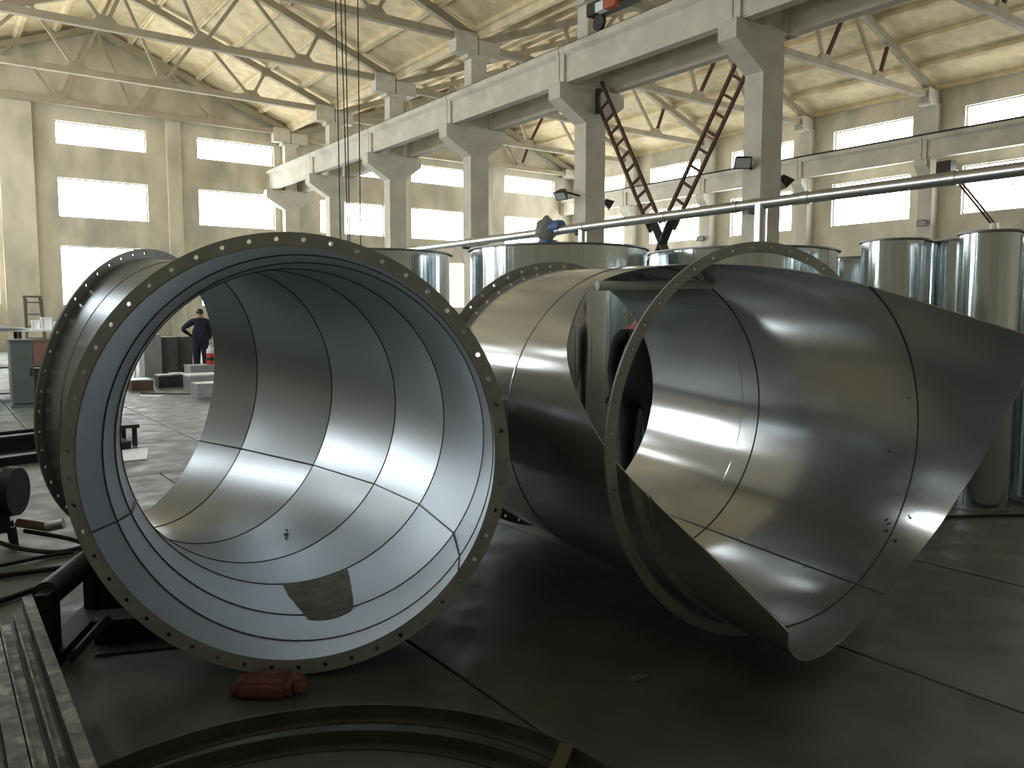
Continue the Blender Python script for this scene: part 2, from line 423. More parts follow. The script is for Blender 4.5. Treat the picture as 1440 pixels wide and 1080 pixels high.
# ------------------------------------------------------------------ the mitred elbow in the foreground
def V3(*a): return Vector(a)
KE = 0.985                      # (surveyed against a 1.6 m eye height)
EYE = Vector((0, 0, 1.6))
def sc(p, k): return EYE + (Vector(p) - EYE) * k
e_U = Vector((0.15744, -0.03005, 1)).normalized()
_th = 2.154175
e_E = Vector((sin(_th), cos(_th), 0)); e_E = (e_E - e_U * e_E.dot(e_U)).normalized()
e_G = e_U.cross(e_E)
E_O = sc((-0.18206, 4.74837, 1.24472), KE)
E_A, E_RB, E_R, E_L1 = 1.352837, 1.943082 * KE, 0.928831 * KE, 0.25025 * KE
E_FL = 0.058
NSEAM = 5
def e_pt(t, phi, r, off=0.0, mitre=0.0):
    """point on the elbow: t = seam units (0 front .. 5 far), phi round the section, off = along the local axis"""
    a = E_A * t / NSEAM
    e2 = e_E * cos(a) + e_G * sin(a); d = -e_E * sin(a) + e_G * cos(a)
    return E_O + e2 * (E_RB + r * cos(phi) / cos(mitre)) + e_U * (r * sin(phi)) + d * off
def ring_shell(secs, n, th):
    """closed thin shell through a list of section functions sec(phi, r); inner face r = R - th"""
    b = MB(); vs = []
    k = len(secs)
    for lay in (0, 1):
        for s in secs:
            for j in range(n): vs.append(s(2 * pi * j / n, -th if lay else 0.0))
    fs = []
    for lay in (0, 1):
        o = lay * k * n
        for i in range(k - 1):
            for j in range(n):
                j2 = (j + 1) % n; fs.append((o + i * n + j, o + i * n + j2, o + (i + 1) * n + j2, o + (i + 1) * n + j))
    for i in (0, k - 1):
        for j in range(n):
            j2 = (j + 1) % n; fs.append((i * n + j, i * n + j2, k * n + i * n + j2, k * n + i * n + j))
    return b.add(vs, fs)
def flange(ctr, ax, up, ri, ro, th, nh, rh, seed=0.0):
    """flat ring with real bolt holes; faces at +-th/2 along ax"""
    ax = Vector(ax).normalized(); u = (Vector(up) - ax * Vector(up).dot(ax)).normalized(); w = ax.cross(u)
    b = MB(); rm = (ri + ro) / 2; da = 2 * pi / nh
    P = lambda a, r, s: Vector(ctr) + (w * cos(a) + u * sin(a)) * r + ax * (s * th / 2)
    for k in range(nh):
        a0 = k * da + seed; aa = [a0 - da / 2, a0 - da / 4, a0, a0 + da / 4, a0 + da / 2]
        vs = []
        for s in (-1, 1):
            vs += [P(a, ri, s) for a in aa] + [P(a, ro, s) for a in aa]          # 0-4, 5-9
            for q in range(8):                                                    # hole 10-17
                t = -pi * .75 + q * pi / 4
                vs.append(P(a0 + rh * cos(t) / rm, rm + rh * sin(t), s))
        o = 18
        fs = []
        for lay in (0, 1):
            B = lay * o
            fs += [(B + 0, B + 1, B + 10), (B + 1, B + 2, B + 11, B + 10), (B + 2, B + 3, B + 12, B + 11), (B + 3, B + 4, B + 12),
                   (B + 4, B + 9, B + 14, B + 13), (B + 4, B + 13, B + 12), (B + 9, B + 8, B + 14), (B + 8, B + 7, B + 15, B + 14),
                   (B + 7, B + 6, B + 16, B + 15), (B + 6, B + 5, B + 16), (B + 5, B + 0, B + 10, B + 17), (B + 5, B + 17, B + 16)]
        for i in range(4):
            fs += [(i, i + 1, o + i + 1, o + i), (5 + i, 6 + i, o + 6 + i, o + 5 + i)]
        for q in range(8):
            q2 = (q + 1) % 8; fs.append((10 + q, 10 + q2, o + 10 + q2, o + 10 + q))
        b.add(vs, fs)
    return b
def weld(bm):
    return bm
elbow = thing('duct_elbow', 'large flanged stainless duct elbow of welded segments, open mouth facing the viewer', 'duct', (E_O[0] + .9, E_O[1] - .9, 0))
half = E_A / NSEAM / 2
seams = [0.70, 1.71, 2.58, 3.53, 4.5]
NP = 112
cuts = [('f', 0.0), ('c', 0.0)] + [('s', t) for t in seams] + [('e', float(NSEAM))]
def e_sec(kind, t):
    if kind == 'f': return lambda p, dr: e_pt(0, p, E_R + dr, -E_L1)
    if kind == 'c': return lambda p, dr: e_pt(0, p, E_R + dr, 0)
    if kind == 'e': return lambda p, dr: e_pt(NSEAM, p, E_R + dr, 0)
    return lambda p, dr: e_pt(t, p, E_R + dr, 0, half)
for i in range(len(cuts) - 1):
    A, B = e_sec(*cuts[i]), e_sec(*cuts[i + 1])
    g = (lambda A, B, q: (lambda p, dr: A(p, dr).lerp(B(p, dr), q)))
    secs = [g(A, B, q / 4) for q in range(5)]
    ring_shell(secs, NP, .006).build('duct_segment', 'steel', elbow, smooth=True)
def strip(pts_fn, n, w_fn, closed=False):
    """ribbon: for i in range(n) two edge points"""
    b = MB(); vs = []
    for i in range(n):
        a, c = pts_fn(i); vs += [a, c]
    fs = [(2 * i, 2 * i + 1, 2 * i + 3, 2 * i + 2) for i in range(n - 1)]
    return b.add(vs, fs)
# weld beads: a half-round run inside and outside each mitre
for t in [0.0] + seams:
    for r, nm in ((E_R - .0075, 'weld_seam'), (E_R + .0005, 'weld_seam')):
        pts = [e_pt(t, 2 * pi * j / 120, r, 0, half if t else 0) for j in range(121)]
        MB().tube(pts, .0032, 6, cap=False).build(nm, 'weld' if r < E_R else 'steel', elbow, smooth=True)
phl = -0.4595
lt = [(0, -E_L1), (0, 0)] + [(t, 0) for t in seams] + [(NSEAM, 0)]
for ph in (phl, -2.62):
    for i in range(len(lt) - 1):
        if ph < -2 and i > 2: continue
        a = e_pt(lt[i][0], ph, E_R - .0075, lt[i][1]); c = e_pt(lt[i + 1][0], ph, E_R - .0075, lt[i + 1][1])
        MB().tube([a, c], .004, 6).build('weld_seam', 'weld', elbow)
d0 = e_G; aN = E_A; dN = -e_E * sin(aN) + e_G * cos(aN)
c0 = e_pt(0, 0, 0, -E_L1); cN = e_pt(NSEAM, 0, 0, 0)
flange(c0, d0, e_U, E_R - .001, E_R + E_FL, .012, 50, .011).build('flange', 'flange', elbow)
flange(cN, dN, e_U, E_R - .001, E_R + E_FL, .012, 50, .011).build('flange', 'flange', elbow)
# grimy bare patch left on the floor of the elbow
def e_surf(t, ph, dr):
    ks = [0.0] + seams + [float(NSEAM)]
    for i in range(len(ks) - 1):
        if ks[i] <= t <= ks[i + 1]:
            q = (t - ks[i]) / (ks[i + 1] - ks[i]); m0 = half if 0 < i else 0; m1 = half if i + 1 < len(ks) - 1 else 0
            return e_pt(ks[i], ph, E_R + dr, 0, m0).lerp(e_pt(ks[i + 1], ph, E_R + dr, 0, m1), q)
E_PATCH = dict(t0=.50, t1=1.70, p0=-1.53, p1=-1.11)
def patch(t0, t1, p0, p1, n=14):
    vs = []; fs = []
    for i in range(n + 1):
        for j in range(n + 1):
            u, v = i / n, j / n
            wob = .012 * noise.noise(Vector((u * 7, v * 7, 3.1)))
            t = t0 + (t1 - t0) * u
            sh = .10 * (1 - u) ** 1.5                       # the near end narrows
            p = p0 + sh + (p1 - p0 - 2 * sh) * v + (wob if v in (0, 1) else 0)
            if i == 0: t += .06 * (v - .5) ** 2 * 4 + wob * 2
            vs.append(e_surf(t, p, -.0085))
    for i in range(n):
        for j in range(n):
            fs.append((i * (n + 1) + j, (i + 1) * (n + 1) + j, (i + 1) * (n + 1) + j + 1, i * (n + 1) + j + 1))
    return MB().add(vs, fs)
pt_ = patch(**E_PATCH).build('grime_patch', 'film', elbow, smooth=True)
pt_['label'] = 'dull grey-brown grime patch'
# a bolt dropped inside
bp_ = e_surf(3.02, -1.13, -.012)
bolt = thing('bolt', 'small bright bolt lying inside the big elbow', 'bolt', tuple(bp_))
ax_ = (e_surf(3.2, -1.0, -.012) - bp_).normalized()
MB().tube([bp_ - ax_ * .006 + e_U * .010, bp_ + ax_ * .006 + e_U * .010], .014, 6).build('head', 'galv', bolt)
MB().tube([bp_ + ax_ * .006 + e_U * .010, bp_ + ax_ * .05 + e_U * .010], .007, 8).build('shank', 'dark_steel', bolt)

# ------------------------------------------------------------------ the cut branch duct on the right
KM = 0.943
m_P = sc((3.56976, 2.73508, 0.93998), KM)
_h = 0.133634
m_D = Vector((sin(_h), cos(_h), 0.021414)).normalized()
m_E = Vector((cos(_h), -sin(_h), 0)); m_UU = m_E.cross(m_D)
m_R = 0.942667 * KM; m_S1, m_S2, m_SF = 0.874856 * KM, -0.322305 * KM, 2.039171 * KM
def m_pt(phi, s, r): return m_P + m_D * s + m_E * (r * cos(phi)) + m_UU * (r * sin(phi))
CUT = [(38.6, -.985), (45, -.75), (51, -.555), (60, -.315), (70, -.08), (80, .16), (90, .42), (100, .64), (112, .79), (122, .825), (139, .68), (151, .565), (160, .42), (166, .305),
       (176, .085), (184, -.13), (194, -.48), (203, -.75), (212, -.93), (217, -.995), (228, -.89), (244, -.775), (258, -.675), (274, -.58), (297, -.495), (316, -.51),
       (339, -.595), (354, -.69), (372.6, -.82), (381, -.90), (398.6, -.985)]
def cut(phi):
    d = math.degrees(phi) % 360
    if d < 38.6: d += 360
    for i in range(len(CUT) - 1):
        if CUT[i][0] <= d <= CUT[i + 1][0]:
            x0, y0 = CUT[i]; x1, y1 = CUT[i + 1]; q = (d - x0) / (x1 - x0)
            def slope(k):
                if k in (0, 19, len(CUT) - 1): return None
                return (CUT[k + 1][1] - CUT[k - 1][1]) / (CUT[k + 1][0] - CUT[k - 1][0])
            m0, m1 = slope(i), slope(i + 1); ch = (y1 - y0) / (x1 - x0)
            m0 = ch if m0 is None else m0; m1 = ch if m1 is None else m1
            L = x1 - x0; q2, q3 = q * q, q * q * q
            return ((2 * q3 - 3 * q2 + 1) * y0 + (q3 - 2 * q2 + q) * L * m0 + (-2 * q3 + 3 * q2) * y1 + (q3 - q2) * L * m1) * KM
    return CUT[0][1] * KM
def band(s_lo, s_hi, th, n=240, k=6):
    """one sheet of the duct between s_lo(phi) and s_hi, skipping where it has been cut away"""
    b = MB(); vs = []; lo = []
    for j in range(n): lo.append(min(s_lo(2 * pi * j / n), s_hi))
    for lay in (0, 1):
        for i in range(k + 1):
            for j in range(n):
                s = lo[j] + (s_hi - lo[j]) * i / k
                vs.append(m_pt(2 * pi * j / n, s, m_R - (th if lay else 0)))
    fs = []; LY = (k + 1) * n
    for j in range(n):
        j2 = (j + 1) % n
        if s_hi - lo[j] < 1e-5 and s_hi - lo[j2] < 1e-5: continue
        for lay in (0, 1):
            for i in range(k): fs.append((lay * LY + i * n + j, lay * LY + i * n + j2, lay * LY + (i + 1) * n + j2, lay * LY + (i + 1) * n + j))
        fs.append((j, j2, LY + j2, LY + j)); fs.append((k * n + j, k * n + j2, LY + k * n + j2, LY + k * n + j))
    return b.add(vs, fs)
duct = thing('branch_duct', 'large stainless duct with a slanting cut open end and a loose flange ring around it', 'duct', (m_P[0], m_P[1], 0))
band(cut, m_S2, .006).build('duct_sheet', 'steel_bright', duct, smooth=True)
band(lambda p: max(cut(p), m_S2), m_S1, .006).build('duct_sheet', 'steel_bright', duct, smooth=True)
band(lambda p: m_S1, m_SF, .006, k=4).build('duct_sheet', 'steel_bright', duct, smooth=True)
def seam_ring(s, r, rad, a0, a1, m='weld'):
    n = 120; pts = [m_pt(a0 + (a1 - a0) * i / n, s, r) for i in range(n + 1)]
    MB().tube(pts, rad * .75, 6, cap=False).build('weld_seam', m, duct, smooth=True)
a_lo = next(radians(a) for a in range(39, 130) if cut(radians(a)) > m_S2)
a_hi = next(radians(a) for a in range(130, 230) if cut(radians(a)) < m_S2)
seam_ring(m_S2, m_R - .007, .005, a_hi, a_lo + 2 * pi)
seam_ring(m_S1, m_R - .007, .005, 0, 2 * pi)
seam_ring(m_S2, m_R + .0, .004, a_hi, a_lo + 2 * pi, 'steel_bright')
seam_ring(1.03 * KM, m_R - .001, .008, 0, 2 * pi, 'steel_bright')
ph = -1.01164
for s0, s1 in ((cut(ph) + .004, m_S2), (m_S2, m_S1), (m_S1, m_SF)):
    MB().tube([m_pt(ph, s0, m_R - .007), m_pt(ph, s1, m_R - .007)], .0045, 6).build('weld_seam', 'weld', duct)
flange(m_pt(0, m_SF, 0), m_D, m_UU, m_R - .001, m_R + .060, .012, 50, .011).build('flange', 'flange', duct)
KR = 0.971
r_c = sc((3.45165, 2.55376, 0.95891), KR); _rh, _rt = 0.118657, -0.03957
r_D = Vector((sin(_rh) * cos(_rt), cos(_rh) * cos(_rt), sin(_rt))); r_c.z += .003
fr_ = flange(r_c, r_D, Vector((0, 0, 1)), .9225, .975, .014, 46, .008, .03).build('loose_flange_ring', 'flange', duct)
fr_['label'] = 'grey steel flange ring standing loose around the duct'
MB().tube([m_pt(radians(120.5), .80 * KM, m_R - .004), m_pt(radians(63.4), .812 * KM, m_R - .008)], .026, 14).build('brace_tube', 'white', duct, smooth=True)
# hand-drawn marks by the seam
for a, s, da, ds in ((328, -.255, 1.2, -.012), (326.9, -.275, 1.0, -.02), (324.6, -.27, .3, -.03), (324.2, -.292, 1.0, .004), (322, -.35, .9, -.022), (321.6, -.372, 1.0, .006), (332.2, -.375, -1.1, -.016), (331.0, -.392, .7, -.004)):
    MB().tube([m_pt(radians(a), s * KM, m_R - .0065), m_pt(radians(a + da), (s + ds) * KM, m_R - .0065)], .0035, 5).build('marker_stroke', 'ink', duct)
for a, s in ((352, -.16), (12, -.27), (301, .02)):
    MB().tube([m_pt(radians(a), s * KM, m_R - .0065), m_pt(radians(a + .5), (s + .005) * KM, m_R - .0065)], .004, 5).build('marker_stroke', 'ink', duct)

# ------------------------------------------------------------------ galvanised duct sections standing behind
def standing_duct(c, r, h, label):
    n = 120 if r < .5 else 216
    t = thing('standing_duct', label, 'duct', (c[0], c[1], 0), 'galvanised duct sections standing on end')
    b = MB(); wob = random.uniform(0, 10)
    prof_n = 8
    vs = []; fs = []
    for lay in (0, 1):
        for i in range(prof_n + 1):
            z = .02 + (h - .04) * i / prof_n
            for j in range(n):
                a = 2 * pi * j / n
                pa = Vector((r * cos(a) + wob, r * sin(a), z * .04))
                rr = r + .012 * noise.noise(pa * 3.0) + .0045 * noise.noise(pa * 9.0 + Vector((0, 0, 5))) - (.003 if lay else 0)
                vs.append((c[0] + rr * cos(a), c[1] + rr * sin(a), z))
    LY = (prof_n + 1) * n
    for lay in (0, 1):
        for i in range(prof_n):
            for j in range(n):
                j2 = (j + 1) % n; fs.append((lay * LY + i * n + j, lay * LY + i * n + j2, lay * LY + (i + 1) * n + j2, lay * LY + (i + 1) * n + j))
    MB().add(vs, fs).build('shell', 'galv', t, smooth=True)
    w = .022 if r < .5 else .03
    for z in (0.0, h - .02):
        b = MB().lathe([(r - .006, z), (r + w, z), (r + w, z + .006), (r + .006, z + .01), (r + .006, z + .02), (r - .006, z + .02), (r - .006, z)], n, (c[0], c[1], 0))
        b.build('rim_flange', 'galv_rim', t)
    a = random.uniform(0, 6)
    MB().bar((c[0] + (r + .002) * cos(a), c[1] + (r + .002) * sin(a), .03), (c[0] + (r + .002) * cos(a), c[1] + (r + .002) * sin(a), h - .03), .012, .006, (cos(a), sin(a), 0)).build('lock_seam', 'galv', t)
    return t
for c, r, h, lab in (
    ((5.37, 6.60), .91, 2.27, 'wide galvanised duct section standing behind the top of the branch duct'),
    ((7.22, 5.72), .98, 2.27, 'widest galvanised duct section standing behind the loose flange ring'),
    ((4.10, 8.20), .80, 2.27, 'wide galvanised duct section standing behind the shoulder of the big elbow'),
    ((7.06, 3.10), .226, 2.27, 'slim galvanised duct with full height in view near the right picture edge'),
    ((7.62, 3.62), .225, 2.27, 'slim galvanised duct half hidden left of the tallest slim duct'),
    ((7.82, 4.09), .19, 2.27, 'slim dark galvanised duct in the gap between two brighter ones'),
    ((7.18, 3.97), .285, 2.27, 'leftmost bright slim galvanised duct above the cut edge of the branch duct'),
    ((9.10, 5.55), .42, 2.27, 'low-looking galvanised duct section just left of the slim ducts'),
    ((7.68, 2.90), .235, 2.27, 'dark galvanised duct cut off by the right picture edge')):
    standing_duct(c, r, h, lab)

# ------------------------------------------------------------------ ventilation pipe run along the middle columns
XP, ZP, RP = 15.22, 4.06, .125
vp = thing('ventilation_pipe', 'long galvanised ventilation pipe running level along the middle columns', 'pipe', (XP, 18, 4))
ys = [3.0, 7.4, 10.4, 12.25, 14.5, 17.6, 18.7]
for a, c in zip(ys[:-1], ys[1:]):
    MB().tube([(XP, a, ZP), (XP, c - .02, ZP)], RP, 24, cap=False).build('pipe_section', 'pipe', vp, smooth=True)
    MB().tube([(XP, c - .09, ZP), (XP, c + .07, ZP)], RP + .012, 24).build('pipe_collar', 'pipe', vp, smooth=True)
for a, c in ((19.7, 23.4), (23.4, 27.2), (27.2, 31.0)):
    MB().tube([(XP, a, ZP), (XP, c - .02, ZP)], RP, 24, cap=False).build('pipe_section', 'pipe', vp, smooth=True)
    MB().tube([(XP, a - .09, ZP), (XP, a + .07, ZP)], RP + .012, 24).build('pipe_collar', 'pipe', vp, smooth=True)
for y, r in ((11.55, .14), (17.62, .12)):
    MB().tube([(XP, y, ZP - .02), (XP, y, ZP - .35), (XP, y, 0.02)], r, 20).build('drop_pipe', 'pipe', vp, smooth=True)
for y in (11.85, 17.9, 23.9, 29.9):
    MB().box(XP - .03, XM - .36, y - .03, y + .03, ZP - RP - .08, ZP - RP - .01).build('bracket', 'dark_steel', vp)
blw = thing('blower', 'blue dusty blower unit in the ventilation pipe above the wide duct section', 'blower', (XP, 19.2, 2.9))
MB().lathe([(0, 0), (.30, 0), (.30, .06), (.25, .09), (.25, .8), (.30, .83), (.30, .9), (0, .9)], 24, (XP, 19.2, 2.9)).build('casing', 'blue', blw, smooth=True)
MB().tube([(XP, 18.55, ZP + .12), (XP, 18.7, ZP + .12), (XP, 19.2, ZP + .12)], [.17, .19, .19], 20).build('motor', 'blue', blw, smooth=True)
bmd = MB(); vs = []; fs = []
for i in range(11):
    for j in range(20):
        th, ph_ = pi * i / 10, 2 * pi * j / 20
        d = Vector((sin(th) * cos(ph_), sin(th) * sin(ph_), cos(th)))
        r = 1 + .22 * noise.noise(d * 2.3) + .10 * noise.noise(d * 6)
        vs.append((XP + d.x * .33 * r, 19.25 + d.y * .36 * r, 4.12 + d.z * .36 * r))
for i in range(10):
    for j in range(20): fs.append((i * 20 + j, i * 20 + (j + 1) % 20, (i + 1) * 20 + (j + 1) % 20, (i + 1) * 20 + j))
bmd.add(vs, fs).build('volute', 'dust', blw, smooth=True)
MB().tube([(XP, 19.2, 4.38), (XP + .02, 19.3, 4.5)], [.10, .09], 12).build('outlet', 'dust', blw, smooth=True)
MB().tube([(XP, 19.2, .0), (XP, 19.2, 2.92)], .06, 10).build('stand_post', 'dark_steel', blw)

# ------------------------------------------------------------------ rusty laced cross brace between the two nearest columns
cb = thing('cross_brace', 'rusty brown laced cross brace like two crossed ladders between two middle columns', 'brace', (XM, 15, 0))
def laced(a, b, w, n, name):
    a = Vector(a); b = Vector(b); d = (b - a).normalized(); sd = Vector((1, 0, 0)); u = d.cross(sd)
    for s in (-1, 1):
        MB().bar(a + u * s * w / 2, b + u * s * w / 2, .075, .075, sd).build(name + '_rail', 'rust', cb)
    for i in range(n):
        p = a.lerp(b, (i + .5) / n)
        MB().bar(p - u * (w / 2 - .03), p + u * (w / 2 - .03), .06, .055, sd).build('lacing_bar', 'rust', cb)
YC, ZC = 15.1, 3.45
laced((XM + .02, 17.72, 8.05), (XM + .02, YC + .25, ZC + .45), .42, 11, 'upper_brace')
laced((XM + .02, 12.42, 7.75), (XM + .02, YC - .22, ZC + .45), .42, 10, 'upper_brace')
laced((XM + .02, YC + .22, ZC - .45), (XM + .02, 17.72, -.02 + .05), .42, 8, 'lower_brace')
laced((XM + .02, YC - .22, ZC - .45), (XM + .02, 12.42, .05), .42, 8, 'lower_brace')
for s in (-1, 1):
    MB().bar((XM + .02, YC - .42 * s, ZC - .75), (XM + .02, YC + .42 * s, ZC + .75), .05, .30, (1, 0, 0)).build('gusset_plate', 'dark_steel', cb)
MB().box(XM - .02, XM + .07, 17.62, 17.78, 7.3, 8.0).build('gusset_plate', 'dark_steel', cb)
MB().box(XM - .02, XM + .07, 12.22, 12.45, 7.4, 8.0).build('gusset_plate', 'dark_steel', cb)

# ------------------------------------------------------------------ floodlights
def floodlight(p, aim, label, arm):
    t = thing('floodlight', label, 'floodlight', p, 'floodlights on the columns')
    p = Vector(p); d = Vector(aim).normalized(); sd = d.cross(Vector((0, 0, 1))).normalized(); u = sd.cross(d)
    def q(a, b_, c): return p + sd * a + d * b_ + u * c
    w, h, dp = .19, .14, .13
    f = [q(-w, dp, -h), q(w, dp, -h), q(w, dp, h), q(-w, dp, h)]; k = [q(-w * .5, -dp, -h * .5), q(w * .5, -dp, -h * .5), q(w * .5, -dp, h * .5), q(-w * .5, -dp, h * .5)]
    ho_ = MB().add(f + k, [(0, 1, 5, 4), (1, 2, 6, 5), (2, 3, 7, 6), (3, 0, 4, 7), (7, 6, 5, 4), (0, 3, 2, 1)]).build('housing', 'dark_steel', t)
    g = [q(-w * .86, dp + .006, -h * .8), q(w * .86, dp + .006, -h * .8), q(w * .86, dp + .006, h * .8), q(-w * .86, dp + .006, h * .8)]
    MB().add(g + [x - d * .004 for x in g], [(0, 1, 2, 3), (7, 6, 5, 4), (0, 1, 5, 4), (1, 2, 6, 5), (2, 3, 7, 6), (3, 0, 4, 7)]).build('glass', 'lamp_face', ho_, off=t.location)
    MB().bar(p - d * .1, Vector(arm), .05, .05).build('bracket_arm', 'dark_steel', t)
floodlight((15.12, 12.02, 5.05), (-.5, -.6, -.45), 'dark floodlight on the left face of the largest middle column', (15.44, 12.0, 4.9))
floodlight((14.95, 18.2, 5.05), (-.6, -.2, -.6), 'grey floodlight on a short arm left of the second middle column', (15.44, 18.0, 5.0))
floodlight((16.45, 17.9, 4.85), (.6, -.5, -.5), 'grey floodlight on the right side of the second middle column', (16.18, 17.95, 4.9))
floodlight((16.5, 11.9, 4.72), (.5, -.3, -.6), 'small dark floodlight right of the largest middle column', (16.18, 11.95, 4.75))
floodlight((34.55, 18.0, 5.5), (-.7, -.5, -.3), 'small dark floodlight low on a right wall column above the slim ducts', (34.75, 18.0, 5.5))
floodlight((34.6, 30.2, 5.75), (-.7, -.5, -.2), 'small floodlight on right wall beside the foot of the rusty brace', (34.75, 30.1, 5.7))

# ------------------------------------------------------------------ overhead crane (its end carriage shows at the top edge)
cr = thing('overhead_crane', 'dark crane end carriage with an orange motor on the nearest girder', 'crane', (14.88, 15.6, 9.1))
zr = 9.1
MB().box(14.68, 15.08, 13.6, 16.9, zr + .40, zr + .72).build('end_carriage', 'dark_steel', cr)
for y in (13.9, 16.6):
    b = MB().tube([(14.83, y, zr + .21), (14.93, y, zr + .21)], .21, 20); b.build('wheel', 'dark_steel', cr)
MB().box(-1.3, 14.9, 15.5, 16.1, zr + .72, zr + 1.3).build('bridge_girder', 'truss', cr)
MB().box(14.5, 14.7, 15.6, 16.0, zr + .30, zr + .62).build('drive_motor', 'orange', cr)
MB().box(14.5, 14.7, 16.05, 16.35, zr + .32, zr + .55).build('drive_box', 'white', cr)
MB().box(6.6, 7.9, 15.3, 16.3, zr + 1.3, zr + 1.75).build('trolley', 'grey_paint', cr)
MB().box(-1.5, -1.1, 13.6, 16.9, zr + .40, zr + .72).build('end_carriage', 'dark_steel', cr)
for i, (xa, xb) in enumerate(((7.03, 7.05), (7.12, 7.25), (7.25, 7.28), (7.56, 7.52))):
    MB().tube([(xa, 15.8 + .02 * i, zr + 1.3), (xb, 15.8 + .02 * i, 1.25)], .012, 6).build('cable', 'black', cr)
MB().box(7.0, 7.55, 15.65, 16.0, .75, 1.25).build('hook_block', 'dark_steel', cr)
MB().tube([(7.27, 15.82, .75), (7.27, 15.82, .6), (7.33, 15.82, .5), (7.27, 15.82, .42), (7.19, 15.82, .46)], .03, 8).build('hook', 'dark_steel', cr)

# ------------------------------------------------------------------ foreground: rings, bars, bag, supports
def angle_ring(c, r, z, label, m='ring_steel'):
    t = MB()
    w, th, n = .055, .006, 120
    t.lathe([(r, 0), (r, .05), (r - th, .05), (r - th, th), (r - w, th), (r - w, 0), (r, 0)], n, (0, 0, 0))
    o = t.build('flange_ring', m); o.location = (c[0], c[1], z)
    return tag(o, label, 'ring', 'rolled angle rings on the floor')
angle_ring((.665, 1.835), 1.024, .0, 'lower rolled steel angle ring lying on the floor at the bottom edge')
angle_ring((.715, 1.885), 1.05, .052, 'upper rolled steel angle ring resting on another at the bottom edge')
st = MB()
st.bar((1.57, 1.965, .055), (1.735, 2.07, .108), .05, .006)
tag(st.build('strap', 'yellow'), 'faded yellow strap lying across the rolled steel ring', 'strap')

bars = []
specs = [(-.20, .055, 3.72, 0), (-.135, .05, 3.86, 0), (-.075, .055, 3.80, 0), (-.015, .045, 3.92, 0), (.042, .05, 3.74, 1), (.095, .045, 4.02, 2), (.148, .05, 3.84, 0), (.200, .045, 3.90, 0), (.250, .035, 3.86, 1), (.300, .04, 4.06, 2)]
for i, (x, w, ye, k) in enumerate(specs):
    b = MB(); z0 = .30
    h = .05 + .006 * k
    b.prism([(x - w / 2, z0), (x + w / 2, z0), (x + w / 2, z0 + .006), (x - w / 2 + .006, z0 + .006), (x - w / 2 + .006, z0 + h), (x - w / 2, z0 + h)] if i % 3 else
            [(x - w / 2, z0), (x + w / 2, z0), (x + w / 2, z0 + h), (x - w / 2, z0 + h)], 'y', .9, ye)
    o = b.build('steel_bar', 'bar')
    tag(o, 'weathered steel bar in the bundle at lower left, %s' % ('outermost, lying along its right edge' if i == 9 else 'with a pale projecting end' if i == 5 else 'leftmost' if i == 0 else '%s from its right edge' % ('second third fourth fifth sixth seventh eighth ninth'.split()[8 - i])), 'bar', 'bundle of steel bars')
# sleepers beneath, and a lower layer of bars
for i, y in enumerate((1.2, 3.35)):
    tag(MB().box(-.5, .34 if i else -.3, y - .06, y + .06, 0, .18).build('timber_sleeper', 'brown'), ['timber sleeper under the bar bundle near the viewer', 'timber sleeper under the far end of the bar bundle'][i], 'sleeper')
for i in range(6):
    x = -.30 + i * .115
    tag(MB().box(x - .05, x + .05, .9, 3.6 + .05 * (i % 3), .18, .30).build('steel_channel', 'dark_steel'), 'dark steel channel under the weathered bars, %s from the left' % ['first', 'second', 'third', 'fourth', 'fifth', 'sixth'][i], 'channel', 'channels below the bars')

# low roller stand by the elbow's foot
rs = thing('roller_stand', 'black steel roller stand with a pipe roller at the elbow foot', 'stand', (.55, 4.4, 0))
MB().tube([(.385, 4.18, .315), (.635, 4.66, .315)], .062, 20).build('roller', 'dark_steel', rs, smooth=True)
MB().tube([(.37, 4.15, .315), (.385, 4.18, .315)], .03, 12).build('axle', 'dark_steel', rs)
MB().bar((.385, 4.155, .0), (.385, 4.155, .34), .06, .12, (.46, .88, 0)).build('upright', 'black', rs)
MB().bar((.65, 4.69, .0), (.65, 4.69, .36), .06, .12, (.46, .88, 0)).build('upright', 'black', rs)
MB().bar((.37, 4.12, .03), (.67, 4.72, .03), .12, .06).build('base_rail', 'black', rs)
MB().bar((.45, 4.06, .03), (.62, 4.06, .20), .03, .03).build('stay', 'dark_steel', rs)
b = MB().prism([(.66, 0), (1.02, 0), (.66, .34)], 'y', 4.62, 4.72); b.build('side_plate', 'black', rs)
sup = thing('support_beam', 'dark steel channel lying under the big elbow', 'beam', (.95, 4.25, 0))
MB().bar((.60, 4.30, .06), (1.08, 4.12, .06), .10, .12).build('web', 'black', sup)
MB().bar((.60, 4.30, .125), (1.08, 4.12, .125), .16, .012).build('upper_flange', 'dark_steel', sup)
tag(MB().prism([(.56, 4.10), (.98, 3.95), (1.03, 4.07), (.61, 4.22)], 'z', 0, .014).build('steel_plate', 'dark_steel'), 'flat dark steel plate on the floor left of the red bag', 'plate')

